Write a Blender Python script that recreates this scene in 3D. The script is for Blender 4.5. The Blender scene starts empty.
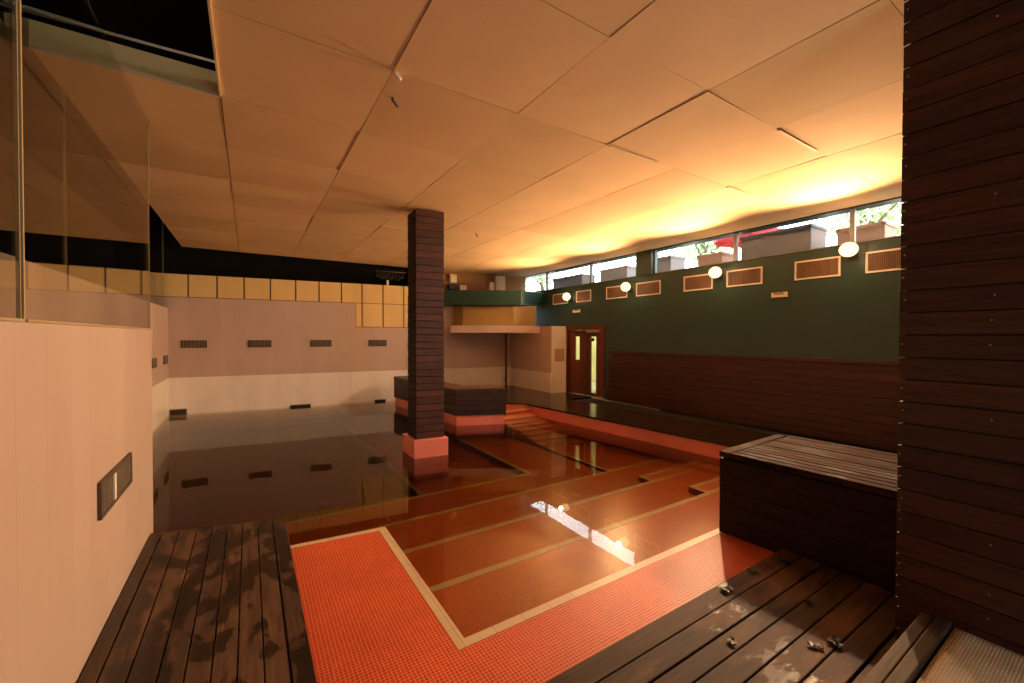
import bpy, bmesh, math, random
from mathutils import Vector, Matrix, noise

random.seed(7)
SC = bpy.context.scene
C = SC.collection
H = 2.06                      # eye height above the water, metres

# ------------------------------------------------------------------ camera
cam_d = bpy.data.cameras.new('camera')
cam = bpy.data.objects.new('camera', cam_d)
C.objects.link(cam)
YAW, PITCH, ROLL = 0.567665, 0.0132194, 0.0019985
fw = Vector((math.sin(YAW) * math.cos(PITCH), math.cos(YAW) * math.cos(PITCH), -math.sin(PITCH)))
rt = Vector((math.cos(YAW), -math.sin(YAW), 0))
up = rt.cross(fw)
cr, sr = math.cos(ROLL), math.sin(ROLL)
r2 = rt * cr + up * sr
u2 = -rt * sr + up * cr
cam.matrix_world = Matrix(((r2.x, u2.x, -fw.x, 0), (r2.y, u2.y, -fw.y, 0), (r2.z, u2.z, -fw.z, H), (0, 0, 0, 1)))
cam_d.sensor_width = 36.0
cam_d.lens = 412.3 / 1024 * 36
cam_d.clip_start = 0.05
cam_d.clip_end = 200
SC.camera = cam

# ------------------------------------------------------------------ daylight, exposure
w = bpy.data.worlds.new('world')
SC.world = w
w.use_nodes = True
bg = w.node_tree.nodes['Background']
bg.inputs[0].default_value = (0.86, 0.95, 1.0, 1)
bg.inputs[1].default_value = 8.0
SC.view_settings.view_transform = 'Standard'
SC.view_settings.look = 'None'
SC.view_settings.gamma = 1
SC.view_settings.use_curve_mapping = False
SC.view_settings.exposure = 0.08
LAMP_W = 1200.0
LAMP_COL = (1.0, 0.59, 0.29)


# ------------------------------------------------------------------ helpers
def srgb(r, g, b):
    def f(c):
        c /= 255.0
        return c / 12.92 if c <= 0.04045 else ((c + 0.055) / 1.055) ** 2.4
    return (f(r), f(g), f(b), 1.0)


class MB:
    """Collects boxes, prisms, tubes; build() links them as ONE mesh object."""
    def __init__(self):
        self.v, self.f, self.m, self.r, self.s = [], [], [], [], []

    def poly(self, pts, m=0, r=None, smooth=False):
        i = len(self.v)
        self.v += [tuple(p) for p in pts]
        self.f.append(list(range(i, i + len(pts))))
        self.m.append(m); self.r.append(random.random() if r is None else r); self.s.append(smooth)

    def mesh(self, verts, faces, m=0, r=None, smooth=False):
        i = len(self.v)
        r = random.random() if r is None else r
        self.v += [tuple(p) for p in verts]
        for f in faces:
            self.f.append([i + k for k in f]); self.m.append(m); self.r.append(r); self.s.append(smooth)

    def hexa(self, p, m=0, r=None):
        self.mesh(p, [(3, 2, 1, 0), (4, 5, 6, 7), (0, 1, 5, 4), (1, 2, 6, 5), (2, 3, 7, 6), (3, 0, 4, 7)], m, r)

    def box(self, x0, x1, y0, y1, z0, z1, m=0, r=None):
        self.hexa([(x0, y0, z0), (x1, y0, z0), (x1, y1, z0), (x0, y1, z0),
                   (x0, y0, z1), (x1, y0, z1), (x1, y1, z1), (x0, y1, z1)], m, r)

    def prism(self, xy, z0, z1, m=0, r=None):
        """xy counter-clockwise seen from above."""
        n = len(xy)
        v = [(x, y, z0) for x, y in xy] + [(x, y, z1) for x, y in xy]
        f = [tuple(range(n - 1, -1, -1)), tuple(range(n, 2 * n))]
        f += [(k, (k + 1) % n, n + (k + 1) % n, n + k) for k in range(n)]
        self.mesh(v, f, m, r)

    def bar(self, a, b, wd, th, upv=(0, 0, 1), m=0, r=None):
        """a box-section bar from a to b, wd across, th along upv."""
        a, b, u = Vector(a), Vector(b), Vector(upv)
        d = (b - a).normalized()
        s = d.cross(u).normalized() * wd / 2
        t = s.cross(d).normalized() * th / 2
        self.hexa([a - s - t, a + s - t, b + s - t, b - s - t, a - s + t, a + s + t, b + s + t, b - s + t], m, r)

    def tube(self, pts, rad, n=10, m=0, r=None, taper=None):
        pts = [Vector(p) for p in pts]
        v, f = [], []
        for i, p in enumerate(pts):
            d = (pts[min(i + 1, len(pts) - 1)] - pts[max(i - 1, 0)]).normalized()
            u = Vector((0, 0, 1)) if abs(d.z) < 0.9 else Vector((1, 0, 0))
            s = d.cross(u).normalized(); t = d.cross(s)
            rr = rad if taper is None else rad * (1 + (taper - 1) * i / (len(pts) - 1))
            for k in range(n):
                a = 2 * math.pi * k / n
                v.append(p + s * math.cos(a) * rr + t * math.sin(a) * rr)
        for i in range(len(pts) - 1):
            for k in range(n):
                f.append((i * n + k, i * n + (k + 1) % n, (i + 1) * n + (k + 1) % n, (i + 1) * n + k))
        f.append(tuple(range(n - 1, -1, -1)))
        f.append(tuple(range((len(pts) - 1) * n, len(pts) * n)))
        self.mesh(v, f, m, r, smooth=True)

    def build(self, name, mats, parent=None, loc=None, bevel=0.0):
        mats = mats if isinstance(mats, (list, tuple)) else [mats]
        off = Vector((0, 0, 0))
        if loc is not None:
            off = Vector(loc)
        elif parent is not None:
            off = wloc(parent)
        me = bpy.data.meshes.new(name)
        me.from_pydata([tuple(Vector(p) - off) for p in self.v], [], self.f)
        for mt in mats:
            me.materials.append(mt)
        at = me.attributes.new('rnd', 'FLOAT', 'FACE')
        uvl = me.uv_layers.new(name='uv')
        for k, p in enumerate(me.polygons):
            p.material_index = self.m[k]
            p.use_smooth = self.s[k]
            at.data[k].value = self.r[k]
            n = p.normal
            ax = max(range(3), key=lambda q: abs(n[q]))
            for li in p.loop_indices:
                q = Vector(me.vertices[me.loops[li].vertex_index].co) + off
                uvl.data[li].uv = ((q.y, q.z), (q.x, q.z), (q.x, q.y))[ax]
        bm = bmesh.new(); bm.from_mesh(me)
        bmesh.ops.recalc_face_normals(bm, faces=bm.faces)
        bm.to_mesh(me); bm.free()
        o = bpy.data.objects.new(name, me)
        C.objects.link(o)
        if parent is not None:
            o.parent = parent
        elif loc is not None:
            o.location = loc
        if bevel:
            b = o.modifiers.new('bevel', 'BEVEL')
            b.width = bevel; b.segments = 2; b.limit_method = 'ANGLE'; b.angle_limit = math.radians(40)
        return o


def wloc(o):
    p = Vector((0, 0, 0))
    while o is not None:
        p = p + o.location
        o = o.parent
    return p


def tag(o, label=None, cat=None, group=None, kind=None):
    if label: o['label'] = label
    if cat: o['category'] = cat
    if group: o['group'] = group
    if kind: o['kind'] = kind
    return o


def thing(name, loc, label, cat, group=None):
    o = bpy.data.objects.new(name, None)
    o.empty_display_size = 0.1
    C.objects.link(o)
    o.location = loc
    return tag(o, label, cat, group, 'thing')


def struct(name, mb, mats, bevel=0.0):
    o = mb.build(name, mats, bevel=bevel)
    o['kind'] = 'structure'
    return o


# ------------------------------------------------------------------ materials
def new_mat(name):
    m = bpy.data.materials.new(name)
    m.use_nodes = True
    nt = m.node_tree
    b = nt.nodes['Principled BSDF']
    return m, nt, b


def N(nt, typ, **kw):
    n = nt.nodes.new(typ)
    for k, v in kw.items():
        setattr(n, k, v)
    return n


def ramp(nt, fac, stops):
    r = N(nt, 'ShaderNodeValToRGB')
    el = r.color_ramp.elements
    while len(el) < len(stops):
        el.new(0.5)
    for e, (p, c) in zip(el, stops):
        e.position = p; e.color = c
    nt.links.new(fac, r.inputs[0])
    return r.outputs[0]


def mixc(nt, fac, a, b, mode='MIX'):
    m = N(nt, 'ShaderNodeMix', data_type='RGBA', blend_type=mode)
    for sock, val in ((m.inputs[0], fac), (m.inputs[6], a), (m.inputs[7], b)):
        if hasattr(val, 'is_linked'):
            nt.links.new(val, sock)
        else:
            sock.default_value = val
    return m.outputs[2]


def coords(nt, scale, which='Object'):
    tc = N(nt, 'ShaderNodeTexCoord')
    mp = N(nt, 'ShaderNodeMapping')
    mp.inputs['Scale'].default_value = scale
    nt.links.new(tc.outputs[which], mp.inputs[0])
    return mp.outputs[0]


def noise_tex(nt, vec, scale, detail=4, rough=0.55):
    n = N(nt, 'ShaderNodeTexNoise')
    n.inputs['Scale'].default_value = scale
    n.inputs['Detail'].default_value = detail
    n.inputs['Roughness'].default_value = rough
    nt.links.new(vec, n.inputs['Vector'])
    return n.outputs[0]


def bump(nt, b, height, strength, dist=0.01):
    bp = N(nt, 'ShaderNodeBump')
    bp.inputs['Strength'].default_value = strength
    bp.inputs['Distance'].default_value = dist
    nt.links.new(height, bp.inputs['Height'])
    nt.links.new(bp.outputs[0], b.inputs['Normal'])


def plain(name, col, rough=0.6, metal=0.0, var=0.08, scale=3.0, spec=0.5):
    m, nt, b = new_mat(name)
    nz = noise_tex(nt, coords(nt, (1, 1, 1)), scale)
    dark = tuple(c * (1 - var) for c in col[:3]) + (1,)
    lite = tuple(min(1, c * (1 + var)) for c in col[:3]) + (1,)
    nt.links.new(ramp(nt, nz, [(0.3, dark), (0.7, lite)]), b.inputs['Base Color'])
    b.inputs['Roughness'].default_value = rough
    b.inputs['Metallic'].default_value = metal
    b.inputs['Specular IOR Level'].default_value = spec
    return m


def wood(name, dark, lite, axis, rough=0.5, wet=None, spec=0.5, grain=1.0, bare=None):
    """Boards whose grain runs along axis; each board shifts in tone by its own value; wet = darker glossy stains."""
    m, nt, b = new_mat(name)
    st = [14.0, 14.0, 14.0]
    st[axis] = 0.9
    at = N(nt, 'ShaderNodeAttribute', attribute_name='rnd')
    tc = N(nt, 'ShaderNodeTexCoord')
    off = N(nt, 'ShaderNodeVectorMath', operation='MULTIPLY_ADD')
    nt.links.new(at.outputs['Fac'], off.inputs[0])
    off.inputs[1].default_value = (37, 23, 51)
    nt.links.new(tc.outputs['Object'], off.inputs[2])
    mp = N(nt, 'ShaderNodeMapping')
    mp.inputs['Scale'].default_value = st
    nt.links.new(off.outputs[0], mp.inputs[0])
    g = noise_tex(nt, mp.outputs[0], 2.2, 6, 0.65)
    col = ramp(nt, g, [(0.28, dark), (0.72, lite)])
    tone = ramp(nt, at.outputs['Fac'], [(0.0, (0.68, 0.66, 0.64, 1)), (1.0, (1.25, 1.22, 1.2, 1))])
    col = mixc(nt, 1.0, col, tone, 'MULTIPLY')
    if bare is not None:            # worn pale patches
        pn = noise_tex(nt, coords(nt, [2.5 if q != axis else 0.8 for q in range(3)]), 1.6, 5, 0.6)
        pm = ramp(nt, pn, [(0.52, (0, 0, 0, 1)), (0.66, (1, 1, 1, 1))])
        col = mixc(nt, pm, col, bare)
    b.inputs['Roughness'].default_value = rough
    if wet is not None:
        amount, wcol, wrough = wet
        sc = [4.6, 4.6, 4.6]; sc[axis] = 2.4
        wn = noise_tex(nt, coords(nt, sc), 1.1, 5, 0.6)
        msk = ramp(nt, wn, [(amount, (0, 0, 0, 1)), (amount + 0.035, (1, 1, 1, 1))])
        col = mixc(nt, msk, col, mixc(nt, 1.0, col, wcol, 'MULTIPLY'))
        rr = N(nt, 'ShaderNodeMapRange')
        rr.inputs['To Min'].default_value = rough
        rr.inputs['To Max'].default_value = wrough
        nt.links.new(msk, rr.inputs['Value'])
        nt.links.new(rr.outputs[0], b.inputs['Roughness'])
    nt.links.new(col, b.inputs['Base Color'])
    b.inputs['Specular IOR Level'].default_value = spec
    bump(nt, b, g, 0.35 * grain, 0.006)
    return m


def mosaic(name, c1, c2, grout, size=0.025, rough=0.3, spec=0.5):
    m, nt, b = new_mat(name)
    tc = N(nt, 'ShaderNodeTexCoord')
    br = N(nt, 'ShaderNodeTexBrick', offset=0.0, squash=1.0)
    nt.links.new(tc.outputs['UV'], br.inputs['Vector'])
    br.inputs['Scale'].default_value = 1.0
    br.inputs['Brick Width'].default_value = size
    br.inputs['Row Height'].default_value = size
    br.inputs['Mortar Size'].default_value = size * 0.075
    br.inputs['Mortar Smooth'].default_value = 0.1
    br.inputs['Bias'].default_value = 0.0
    br.inputs['Color1'].default_value = c1
    br.inputs['Color2'].default_value = c2
    br.inputs['Mortar'].default_value = grout
    nz = noise_tex(nt, coords(nt, (1, 1, 1)), 1.3, 4)
    tint = ramp(nt, nz, [(0.3, (0.84, 0.82, 0.8, 1)), (0.7, (1.08, 1.08, 1.08, 1))])
    nt.links.new(mixc(nt, 1.0, br.outputs['Color'], tint, 'MULTIPLY'), b.inputs['Base Color'])
    b.inputs['Roughness'].default_value = rough
    b.inputs['Specular IOR Level'].default_value = spec
    bump(nt, b, br.outputs['Fac'], -0.25, 0.002)
    return m


def grid_wall(name, c1, c2, grout, tw, th, rough=0.35, joint=0.003, dirt=None, spec=0.4):
    m, nt, b = new_mat(name)
    tc = N(nt, 'ShaderNodeTexCoord')
    br = N(nt, 'ShaderNodeTexBrick', offset=0.0, squash=1.0)
    nt.links.new(tc.outputs['UV'], br.inputs['Vector'])
    br.inputs['Scale'].default_value = 1.0
    br.inputs['Brick Width'].default_value = tw
    br.inputs['Row Height'].default_value = th
    br.inputs['Mortar Size'].default_value = joint
    br.inputs['Mortar Smooth'].default_value = 0.3
    br.inputs['Color1'].default_value = c1
    br.inputs['Color2'].default_value = c2
    br.inputs['Mortar'].default_value = grout
    nz = noise_tex(nt, coords(nt, (1.6, 1.6, 0.5)), 1.5, 5)
    tint = ramp(nt, nz, [(0.3, dirt or (0.95, 0.94, 0.92, 1)), (0.65, (1.04, 1.04, 1.04, 1))])
    nt.links.new(mixc(nt, 1.0, br.outputs['Color'], tint, 'MULTIPLY'), b.inputs['Base Color'])
    b.inputs['Roughness'].default_value = rough
    b.inputs['Specular IOR Level'].default_value = spec
    return m


def clear(name, tint, ior, rough=0.0, ripple=0.0):
    """A clear sheet: what lies behind shows through, the surface mirrors by Fresnel."""
    m = bpy.data.materials.new(name)
    m.use_nodes = True
    nt = m.node_tree
    nt.nodes.clear()
    out = N(nt, 'ShaderNodeOutputMaterial')
    mx = N(nt, 'ShaderNodeMixShader')
    tr = N(nt, 'ShaderNodeBsdfTransparent')
    gl = N(nt, 'ShaderNodeBsdfGlossy')
    fr = N(nt, 'ShaderNodeFresnel')
    tr.inputs[0].default_value = tint
    gl.inputs['Roughness'].default_value = rough
    gl.inputs[0].default_value = (1, 1, 1, 1)
    geo = N(nt, 'ShaderNodeNewGeometry')
    mr = N(nt, 'ShaderNodeMapRange')                 # both faces of a sheet mirror alike
    mr.inputs['To Min'].default_value = ior
    mr.inputs['To Max'].default_value = 1 / ior
    nt.links.new(geo.outputs['Backfacing'], mr.inputs['Value'])
    nt.links.new(mr.outputs[0], fr.inputs[0])
    if ripple:
        nz = noise_tex(nt, coords(nt, (1, 1, 1)), 2.4, 2)
        bp = N(nt, 'ShaderNodeBump')
        bp.inputs['Strength'].default_value = ripple
        bp.inputs['Distance'].default_value = 0.02
        nt.links.new(nz, bp.inputs['Height'])
        nt.links.new(bp.outputs[0], gl.inputs['Normal'])
        nt.links.new(bp.outputs[0], fr.inputs['Normal'])
    nt.links.new(fr.outputs[0], mx.inputs[0])
    nt.links.new(tr.outputs[0], mx.inputs[1])
    nt.links.new(gl.outputs[0], mx.inputs[2])
    nt.links.new(mx.outputs[0], out.inputs['Surface'])
    return m


def emit(name, col, strength):
    m = bpy.data.materials.new(name)
    m.use_nodes = True
    nt = m.node_tree
    nt.nodes.clear()
    out = N(nt, 'ShaderNodeOutputMaterial')
    e = N(nt, 'ShaderNodeEmission')
    e.inputs[0].default_value = col
    e.inputs[1].default_value = strength
    nt.links.new(e.outputs[0], out.inputs['Surface'])
    return m


M = {}
M['tile'] = mosaic('orange_mosaic', srgb(196, 56, 25), srgb(174, 42, 17), srgb(230, 146, 96), 0.025, 0.42, 0.35)
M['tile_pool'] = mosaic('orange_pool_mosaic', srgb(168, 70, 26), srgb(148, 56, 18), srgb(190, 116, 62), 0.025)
M['tile_red'] = mosaic('red_plinth_mosaic', srgb(240, 136, 118), srgb(232, 122, 104), srgb(240, 164, 144), 0.025)
M['nosing'] = grid_wall('cream_nosing_tile', srgb(206, 182, 148), srgb(196, 170, 136), srgb(150, 116, 84), 0.24, 0.24, 0.35, 0.002)
M['nosing_pool'] = grid_wall('darkened_pool_nosing_tile', srgb(172, 146, 110), srgb(160, 134, 98), srgb(120, 92, 64), 0.24, 0.24, 0.35, 0.002)  # darker copy of the cream nosing, colour toned down for under water
M['water'] = clear('pool_water', (0.97, 0.95, 0.92, 1), 1.30, 0.0, 0.035)
_nt = M['water'].node_tree
_va = N(_nt, 'ShaderNodeVolumeAbsorption')
_va.inputs['Color'].default_value = (0.52, 0.44, 0.08, 1)
_va.inputs['Density'].default_value = 2.1
_nt.links.new(_va.outputs[0], _nt.nodes['Material Output'].inputs['Volume'])
M['pink'] = grid_wall('pink_wall_tile', srgb(200, 176, 164), srgb(196, 172, 158), srgb(184, 158, 144), 0.33, 4.0, 0.4, 0.003)
M['pink_near'] = grid_wall('pink_partition_board', srgb(186, 166, 156), srgb(182, 162, 150), srgb(172, 148, 136), 0.33, 4.0, 0.5, 0.003)
M['white_band'] = grid_wall('white_wall_tile', srgb(240, 232, 226), srgb(236, 228, 222), srgb(220, 208, 198), 0.33, 0.33, 0.3, 0.002)
M['cream_tile'] = grid_wall('cream_square_tile', srgb(232, 200, 136), srgb(226, 192, 126), srgb(232, 200, 136), 5, 5, 0.3, 0.0)
M['ceiling'] = plain('ceiling_board', srgb(226, 194, 150), 0.85, 0, 0.05, 1.2, 0.2)
_nt = M['ceiling'].node_tree
_b = _nt.nodes['Principled BSDF']
_c = _b.inputs['Base Color'].links[0].from_socket
_at = N(_nt, 'ShaderNodeAttribute', attribute_name='rnd')
_nt.links.new(mixc(_nt, 1.0, _c, ramp(_nt, _at.outputs['Fac'], [(0.0, (0.88, 0.87, 0.82, 1)), (1.0, (1.04, 1.04, 1.04, 1))]), 'MULTIPLY'), _b.inputs['Base Color'])
M['ceil_edge'] = plain('ceiling_strip', srgb(206, 186, 150), 0.7)
M['green'] = plain('dark_green_paint', srgb(40, 64, 60), 0.32, 0, 0.06, 2.0)
M['teal'] = plain('teal_green_paint', srgb(34, 64, 58), 0.35)
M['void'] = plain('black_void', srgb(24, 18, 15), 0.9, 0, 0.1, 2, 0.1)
M['roof_dark'] = plain('dark_roof_underside', srgb(40, 30, 26), 0.9, 0, 0.1, 2, 0.1)
M['deck_l'] = wood('wet_dark_decking', srgb(40, 26, 19), srgb(96, 68, 48), 1, 0.55, wet=(0.475, (0.22, 0.19, 0.18, 1), 0.32), bare=srgb(98, 70, 48))
M['deck_r'] = wood('worn_brown_decking', srgb(36, 23, 18), srgb(82, 55, 41), 0, 0.6, wet=(0.61, (0.6, 0.57, 0.56, 1), 0.32), spec=0.2, bare=srgb(96, 66, 48))
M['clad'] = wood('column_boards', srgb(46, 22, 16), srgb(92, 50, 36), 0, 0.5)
M['pillar'] = wood('pillar_boards', srgb(34, 15, 9), srgb(80, 40, 23), 1, 0.42, spec=0.3)
M['pillar_core'] = plain('gap_black', srgb(14, 8, 6), 0.9)
M['wains'] = wood('red_brown_wainscot', srgb(40, 15, 9), srgb(78, 32, 18), 1, 0.4)
M['bench_side'] = wood('bench_side_boards', srgb(30, 18, 14), srgb(56, 34, 25), 0, 0.5)
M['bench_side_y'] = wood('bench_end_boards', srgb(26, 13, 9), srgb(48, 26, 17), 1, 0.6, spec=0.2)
M['bench_top'] = wood('pale_worn_slats', srgb(24, 13, 9), srgb(84, 56, 41), 1, 0.8, wet=(0.52, (0.4, 0.36, 0.34, 1), 0.6), spec=0.1)
M['island_top'] = wood('island_slats', srgb(60, 36, 26), srgb(112, 74, 52), 1, 0.35)
M['walk'] = wood('wet_dark_walkway', srgb(30, 20, 16), srgb(52, 36, 28), 1, 0.2)
M['kerb'] = wood('worn_kerb_wood', srgb(52, 38, 27), srgb(104, 80, 57), 0, 0.6, spec=0.2)
M['door'] = wood('red_brown_door', srgb(72, 26, 14), srgb(112, 46, 26), 2, 0.35)
M['glass'] = clear('screen_glass', (0.80, 0.80, 0.76, 1), 1.55)
M['glass_far'] = clear('far_screen_glass', (0.7, 0.72, 0.7, 1), 1.8)
M['win_glass'] = clear('window_glass', (0.94, 0.97, 0.97, 1), 1.45)
M['seal'] = plain('pale_silicone_joint', srgb(170, 150, 110), 0.4)
M['metal'] = plain('dull_aluminium', srgb(150, 138, 120), 0.45, 0.35)
M['dark_metal'] = plain('dark_bronze_metal', srgb(88, 72, 58), 0.5, 0.2)
M['frame_white'] = plain('cream_vent_frame', srgb(226, 216, 208), 0.45)
M['slat_tan'] = plain('tan_vent_slats', srgb(120, 92, 74), 0.5)
M['frame_green'] = plain('green_window_frame', srgb(44, 56, 50), 0.4)
M['mullion'] = plain('grey_window_mullion', srgb(150, 150, 142), 0.45)
M['white_plastic'] = plain('white_plastic', srgb(228, 214, 196), 0.4)
M['cabinet'] = plain('white_cabinet', srgb(228, 208, 178), 0.4)
M['brown_wall'] = plain('brown_wall_paint', srgb(152, 104, 54), 0.6)
M['yellow'] = plain('yellow_paint', srgb(156, 126, 72), 0.5)
M['black'] = plain('black_metal', srgb(22, 20, 18), 0.5)
M['bulb'] = emit('lit_lamp_glass', (1.0, 0.60, 0.27, 1), 3.2)
M['leaf'] = plain('wet_leaf', srgb(44, 46, 24), 0.32, 0, 0.3, 30)
M['tree_leaf'] = plain('tree_foliage', srgb(176, 200, 150), 0.6, 0, 0.3, 4)
M['bark'] = plain('tree_bark', srgb(112, 92, 72), 0.8)
M['planter_grey'] = plain('grey_planter', srgb(120, 112, 110), 0.6)
M['planter_clay'] = plain('clay_planter', srgb(168, 118, 96), 0.7)
M['planter_dark'] = plain('dark_planter', srgb(84, 70, 64), 0.7)
M['paving'] = plain('terrace_paving', srgb(170, 164, 154), 0.8)
M['red_cloth'] = plain('red_cloth', srgb(190, 30, 40), 0.7)
M['pale_wall'] = plain('pale_yellow_wall', srgb(226, 216, 160), 0.7)
M['corridor_floor'] = plain('corridor_floor', srgb(190, 190, 186), 0.3)
M['notice'] = plain('tan_notice', srgb(190, 158, 132), 0.6)
M['wire'] = plain('pale_wire', srgb(120, 108, 88), 0.5, 0.2)


def mat_weave():
    m, nt, b = new_mat('woven_mat')
    v = coords(nt, (1, 1, 1))
    wv = N(nt, 'ShaderNodeTexWave', wave_type='BANDS', bands_direction='X')
    wv.inputs['Scale'].default_value = 17; wv.inputs['Distortion'].default_value = 0.6
    wv2 = N(nt, 'ShaderNodeTexWave', wave_type='BANDS', bands_direction='Y')
    wv2.inputs['Scale'].default_value = 24; wv2.inputs['Distortion'].default_value = 1.0
    nt.links.new(v, wv.inputs[0]); nt.links.new(v, wv2.inputs[0])
    mm = N(nt, 'ShaderNodeMath', operation='MULTIPLY')
    nt.links.new(wv.outputs['Fac'], mm.inputs[0]); nt.links.new(wv2.outputs['Fac'], mm.inputs[1])
    base = ramp(nt, mm.outputs[0], [(0.0, srgb(196, 172, 136)), (1.0, srgb(244, 232, 206))])
    nz = noise_tex(nt, v, 2.2, 5)
    tint = ramp(nt, nz, [(0.35, (0.72, 0.66, 0.56, 1)), (0.6, (1, 1, 1, 1))])
    nt.links.new(mixc(nt, 1.0, base, tint, 'MULTIPLY'), b.inputs['Base Color'])
    b.inputs['Roughness'].default_value = 0.75
    bump(nt, b, mm.outputs[0], 0.8, 0.004)
    return m


M['mat'] = mat_weave()

# ------------------------------------------------------------------ pool basin (setting)
TB = math.tan(math.radians(6.6))          # the far end of the room is skewed by 6.6 degrees


def by(x):                                # back wall: Y at X
    return 13.552 - x * TB * 1.0


def wx(y):                                # walkway edge / right pool wall: X at Y
    return 6.686 - (y - 4.41) * 0.1009


WZ = -0.012                               # water level
ND = 0.075                                # width of the cream nosing


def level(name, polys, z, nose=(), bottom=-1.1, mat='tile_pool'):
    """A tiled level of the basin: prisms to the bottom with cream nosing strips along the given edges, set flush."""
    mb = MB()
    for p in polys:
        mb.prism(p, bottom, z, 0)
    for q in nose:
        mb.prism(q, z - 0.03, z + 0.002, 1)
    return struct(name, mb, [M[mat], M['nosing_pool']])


level('pool_floor', [[(-1.8, 6.0), (2.22, 6.0), (2.22, by(2.22)), (-1.8, by(-1.8))]], -0.56)
level('pool_floor', [[(2.22, 5.86), (4.05, 5.86), (4.05, by(4.05)), (2.22, by(2.22))]], -0.42,
      [[(2.22, 5.86), (2.22 + .08, 5.86), (2.22 + .08, by(2.3)), (2.22, by(2.22))]])
level('pool_floor', [[(4.05, 5.86), (5.22, 5.86), (5.22, 9.6), (5.22, by(5.22)), (4.05, by(4.05))]], -0.325,
      [[(4.05, 5.86), (4.13, 5.86), (4.13, 8.75), (4.05, 8.75)]])
level('pool_floor', [[(5.22, 5.03), (wx(5.03), 5.03), (wx(7.0), 7.0), (5.22, 7.0)]], -0.28,
      [[(5.22, 5.03), (5.29, 5.03), (5.29, 6.9), (5.22, 6.9)]])
# the wide steps down from the ledge
level('pool_step', [[(-1.8, 5.03), (5.22, 5.03), (5.22, 5.86), (4.05, 5.86), (-1.8, 6.0)]], -0.32,
      [[(-1.8, 5.92), (4.13, 5.78), (4.13, 5.86), (-1.8, 6.0)]])
level('pool_step', [[(-1.8, 4.17), (wx(4.17), 4.17), (wx(5.03), 5.03), (-1.8, 5.03)]], -0.24,
      [[(-1.8, 4.955), (wx(4.955), 4.955), (wx(5.03), 5.03), (-1.8, 5.03)]])
level('pool_step', [[(1.0, 3.31), (wx(3.31), 3.31), (wx(4.17), 4.17), (1.0, 4.17)]], -0.16,
      [[(1.0, 4.095), (wx(4.095), 4.095), (wx(4.17), 4.17), (1.0, 4.17)]])
level('pool_step', [[(1.0, 2.40), (wx(2.4), 2.40), (wx(3.31), 3.31), (1.0, 3.31)]], -0.08,
      [[(1.0, 3.235), (wx(3.235), 3.235), (wx(3.31), 3.31), (1.0, 3.31)]])
# two little corner half-steps by the right pool wall
level('pool_half_step', [[(5.19, 4.17), (wx(4.17), 4.17), (wx(4.42), 4.42), (5.21, 4.42)]], -0.165,
      [[(5.19, 4.345), (wx(4.345), 4.345), (wx(4.42), 4.42), (5.21, 4.42)], [(5.19, 4.17), (5.25, 4.17), (5.27, 4.37), (5.21, 4.37)]], bottom=-0.3)
level('pool_half_step', [[(5.27, 3.31), (wx(3.31), 3.31), (wx(3.585), 3.585), (5.28, 3.585)]], -0.085,
      [[(5.27, 3.51), (wx(3.51), 3.51), (wx(3.585), 3.585), (5.28, 3.585)], [(5.27, 3.31), (5.33, 3.31), (5.34, 3.53), (5.28, 3.53)]], bottom=-0.2)

# the dry ledge, an L of mosaic edged with cream tiles at the water line
lg = MB()
lg.prism([(-0.9, -3.2), (7.0, -3.2), (7.0, 2.517), (1.225, 2.517), (1.225, 4.46), (-0.9, 4.64)], -1.1, 0.0, 0)
lg.prism([(1.147, 2.44), (7.0, 2.44), (7.0, 2.517), (1.225, 2.517)], -0.05, 0.002, 1)
lg.prism([(1.147, 2.44), (1.225, 2.517), (1.225, 4.46), (1.147, 4.40)], -0.05, 0.002, 1)
lg.prism([(0.2, 4.50), (1.147, 4.40), (1.225, 4.46), (0.2, 4.565)], -0.05, 0.002, 1)
struct('pool_ledge', lg, [M['tile'], M['nosing']])

# right pool wall and the far flight of steps
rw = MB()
for (za, zb, mi) in ((-1.1, WZ - .01, 1), (WZ - .01, 0.232, 0)):  # darker tile below the water line stands in for the wall's dim reflection
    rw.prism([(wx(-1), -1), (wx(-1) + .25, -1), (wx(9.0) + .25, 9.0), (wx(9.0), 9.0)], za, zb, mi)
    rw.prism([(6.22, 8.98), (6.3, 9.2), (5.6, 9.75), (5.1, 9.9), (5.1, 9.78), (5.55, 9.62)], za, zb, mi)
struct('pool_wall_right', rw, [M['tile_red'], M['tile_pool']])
ks = [(0.155, 8.83, 9.75, 5.45, wx(9.0) + .02), (0.055, 8.50, 8.83, 5.2, 6.24), (-0.015, 8.28, 8.50, 5.12, 6.28), (-0.06, 8.07, 8.28, 5.15, None),
      (-0.11, 7.83, 8.07, 5.24, None), (-0.16, 7.56, 7.83, 5.24, None), (-0.21, 7.27, 7.56, 5.24, None), (-0.26, 6.87, 7.27, 5.24, None)]
for z, y0, y1, xl, xr in ks:
    b0 = xr or wx(y0); b1 = xr or wx(y1)
    level('pool_stair', [[(xl, y0), (b0, y0), (b1, y1), (xl, y1)]], z,
          [[(xl, y0 - .003), (b0 - 0.01, y0 - .003), (b0 - 0.01, y0 + .05), (xl, y0 + .05)],
           [(xl - .002, y0), (xl + .05, y0), (xl + .05, y1), (xl - .002, y1)]])

wt = MB()
wt.prism([(-1.759, 2.52), (wx(2.52) - .001, 2.52), (wx(9.0) - .001, 9.0), (5.3, 9.60), (5.3, by(5.3) - .001), (-1.759, by(-1.759) - .001)], -1.05, WZ)
o = struct('pool_water', wt, M['water'])

# walkway along the right wall, wrapping round the far end of the pool
wk = MB()
y = -3.0
wk_edge = [(wx(-3.0) - .03, -3.0), (wx(9.0) - .03, 8.98), (5.5, 9.66), (5.05, 9.82)]
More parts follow.
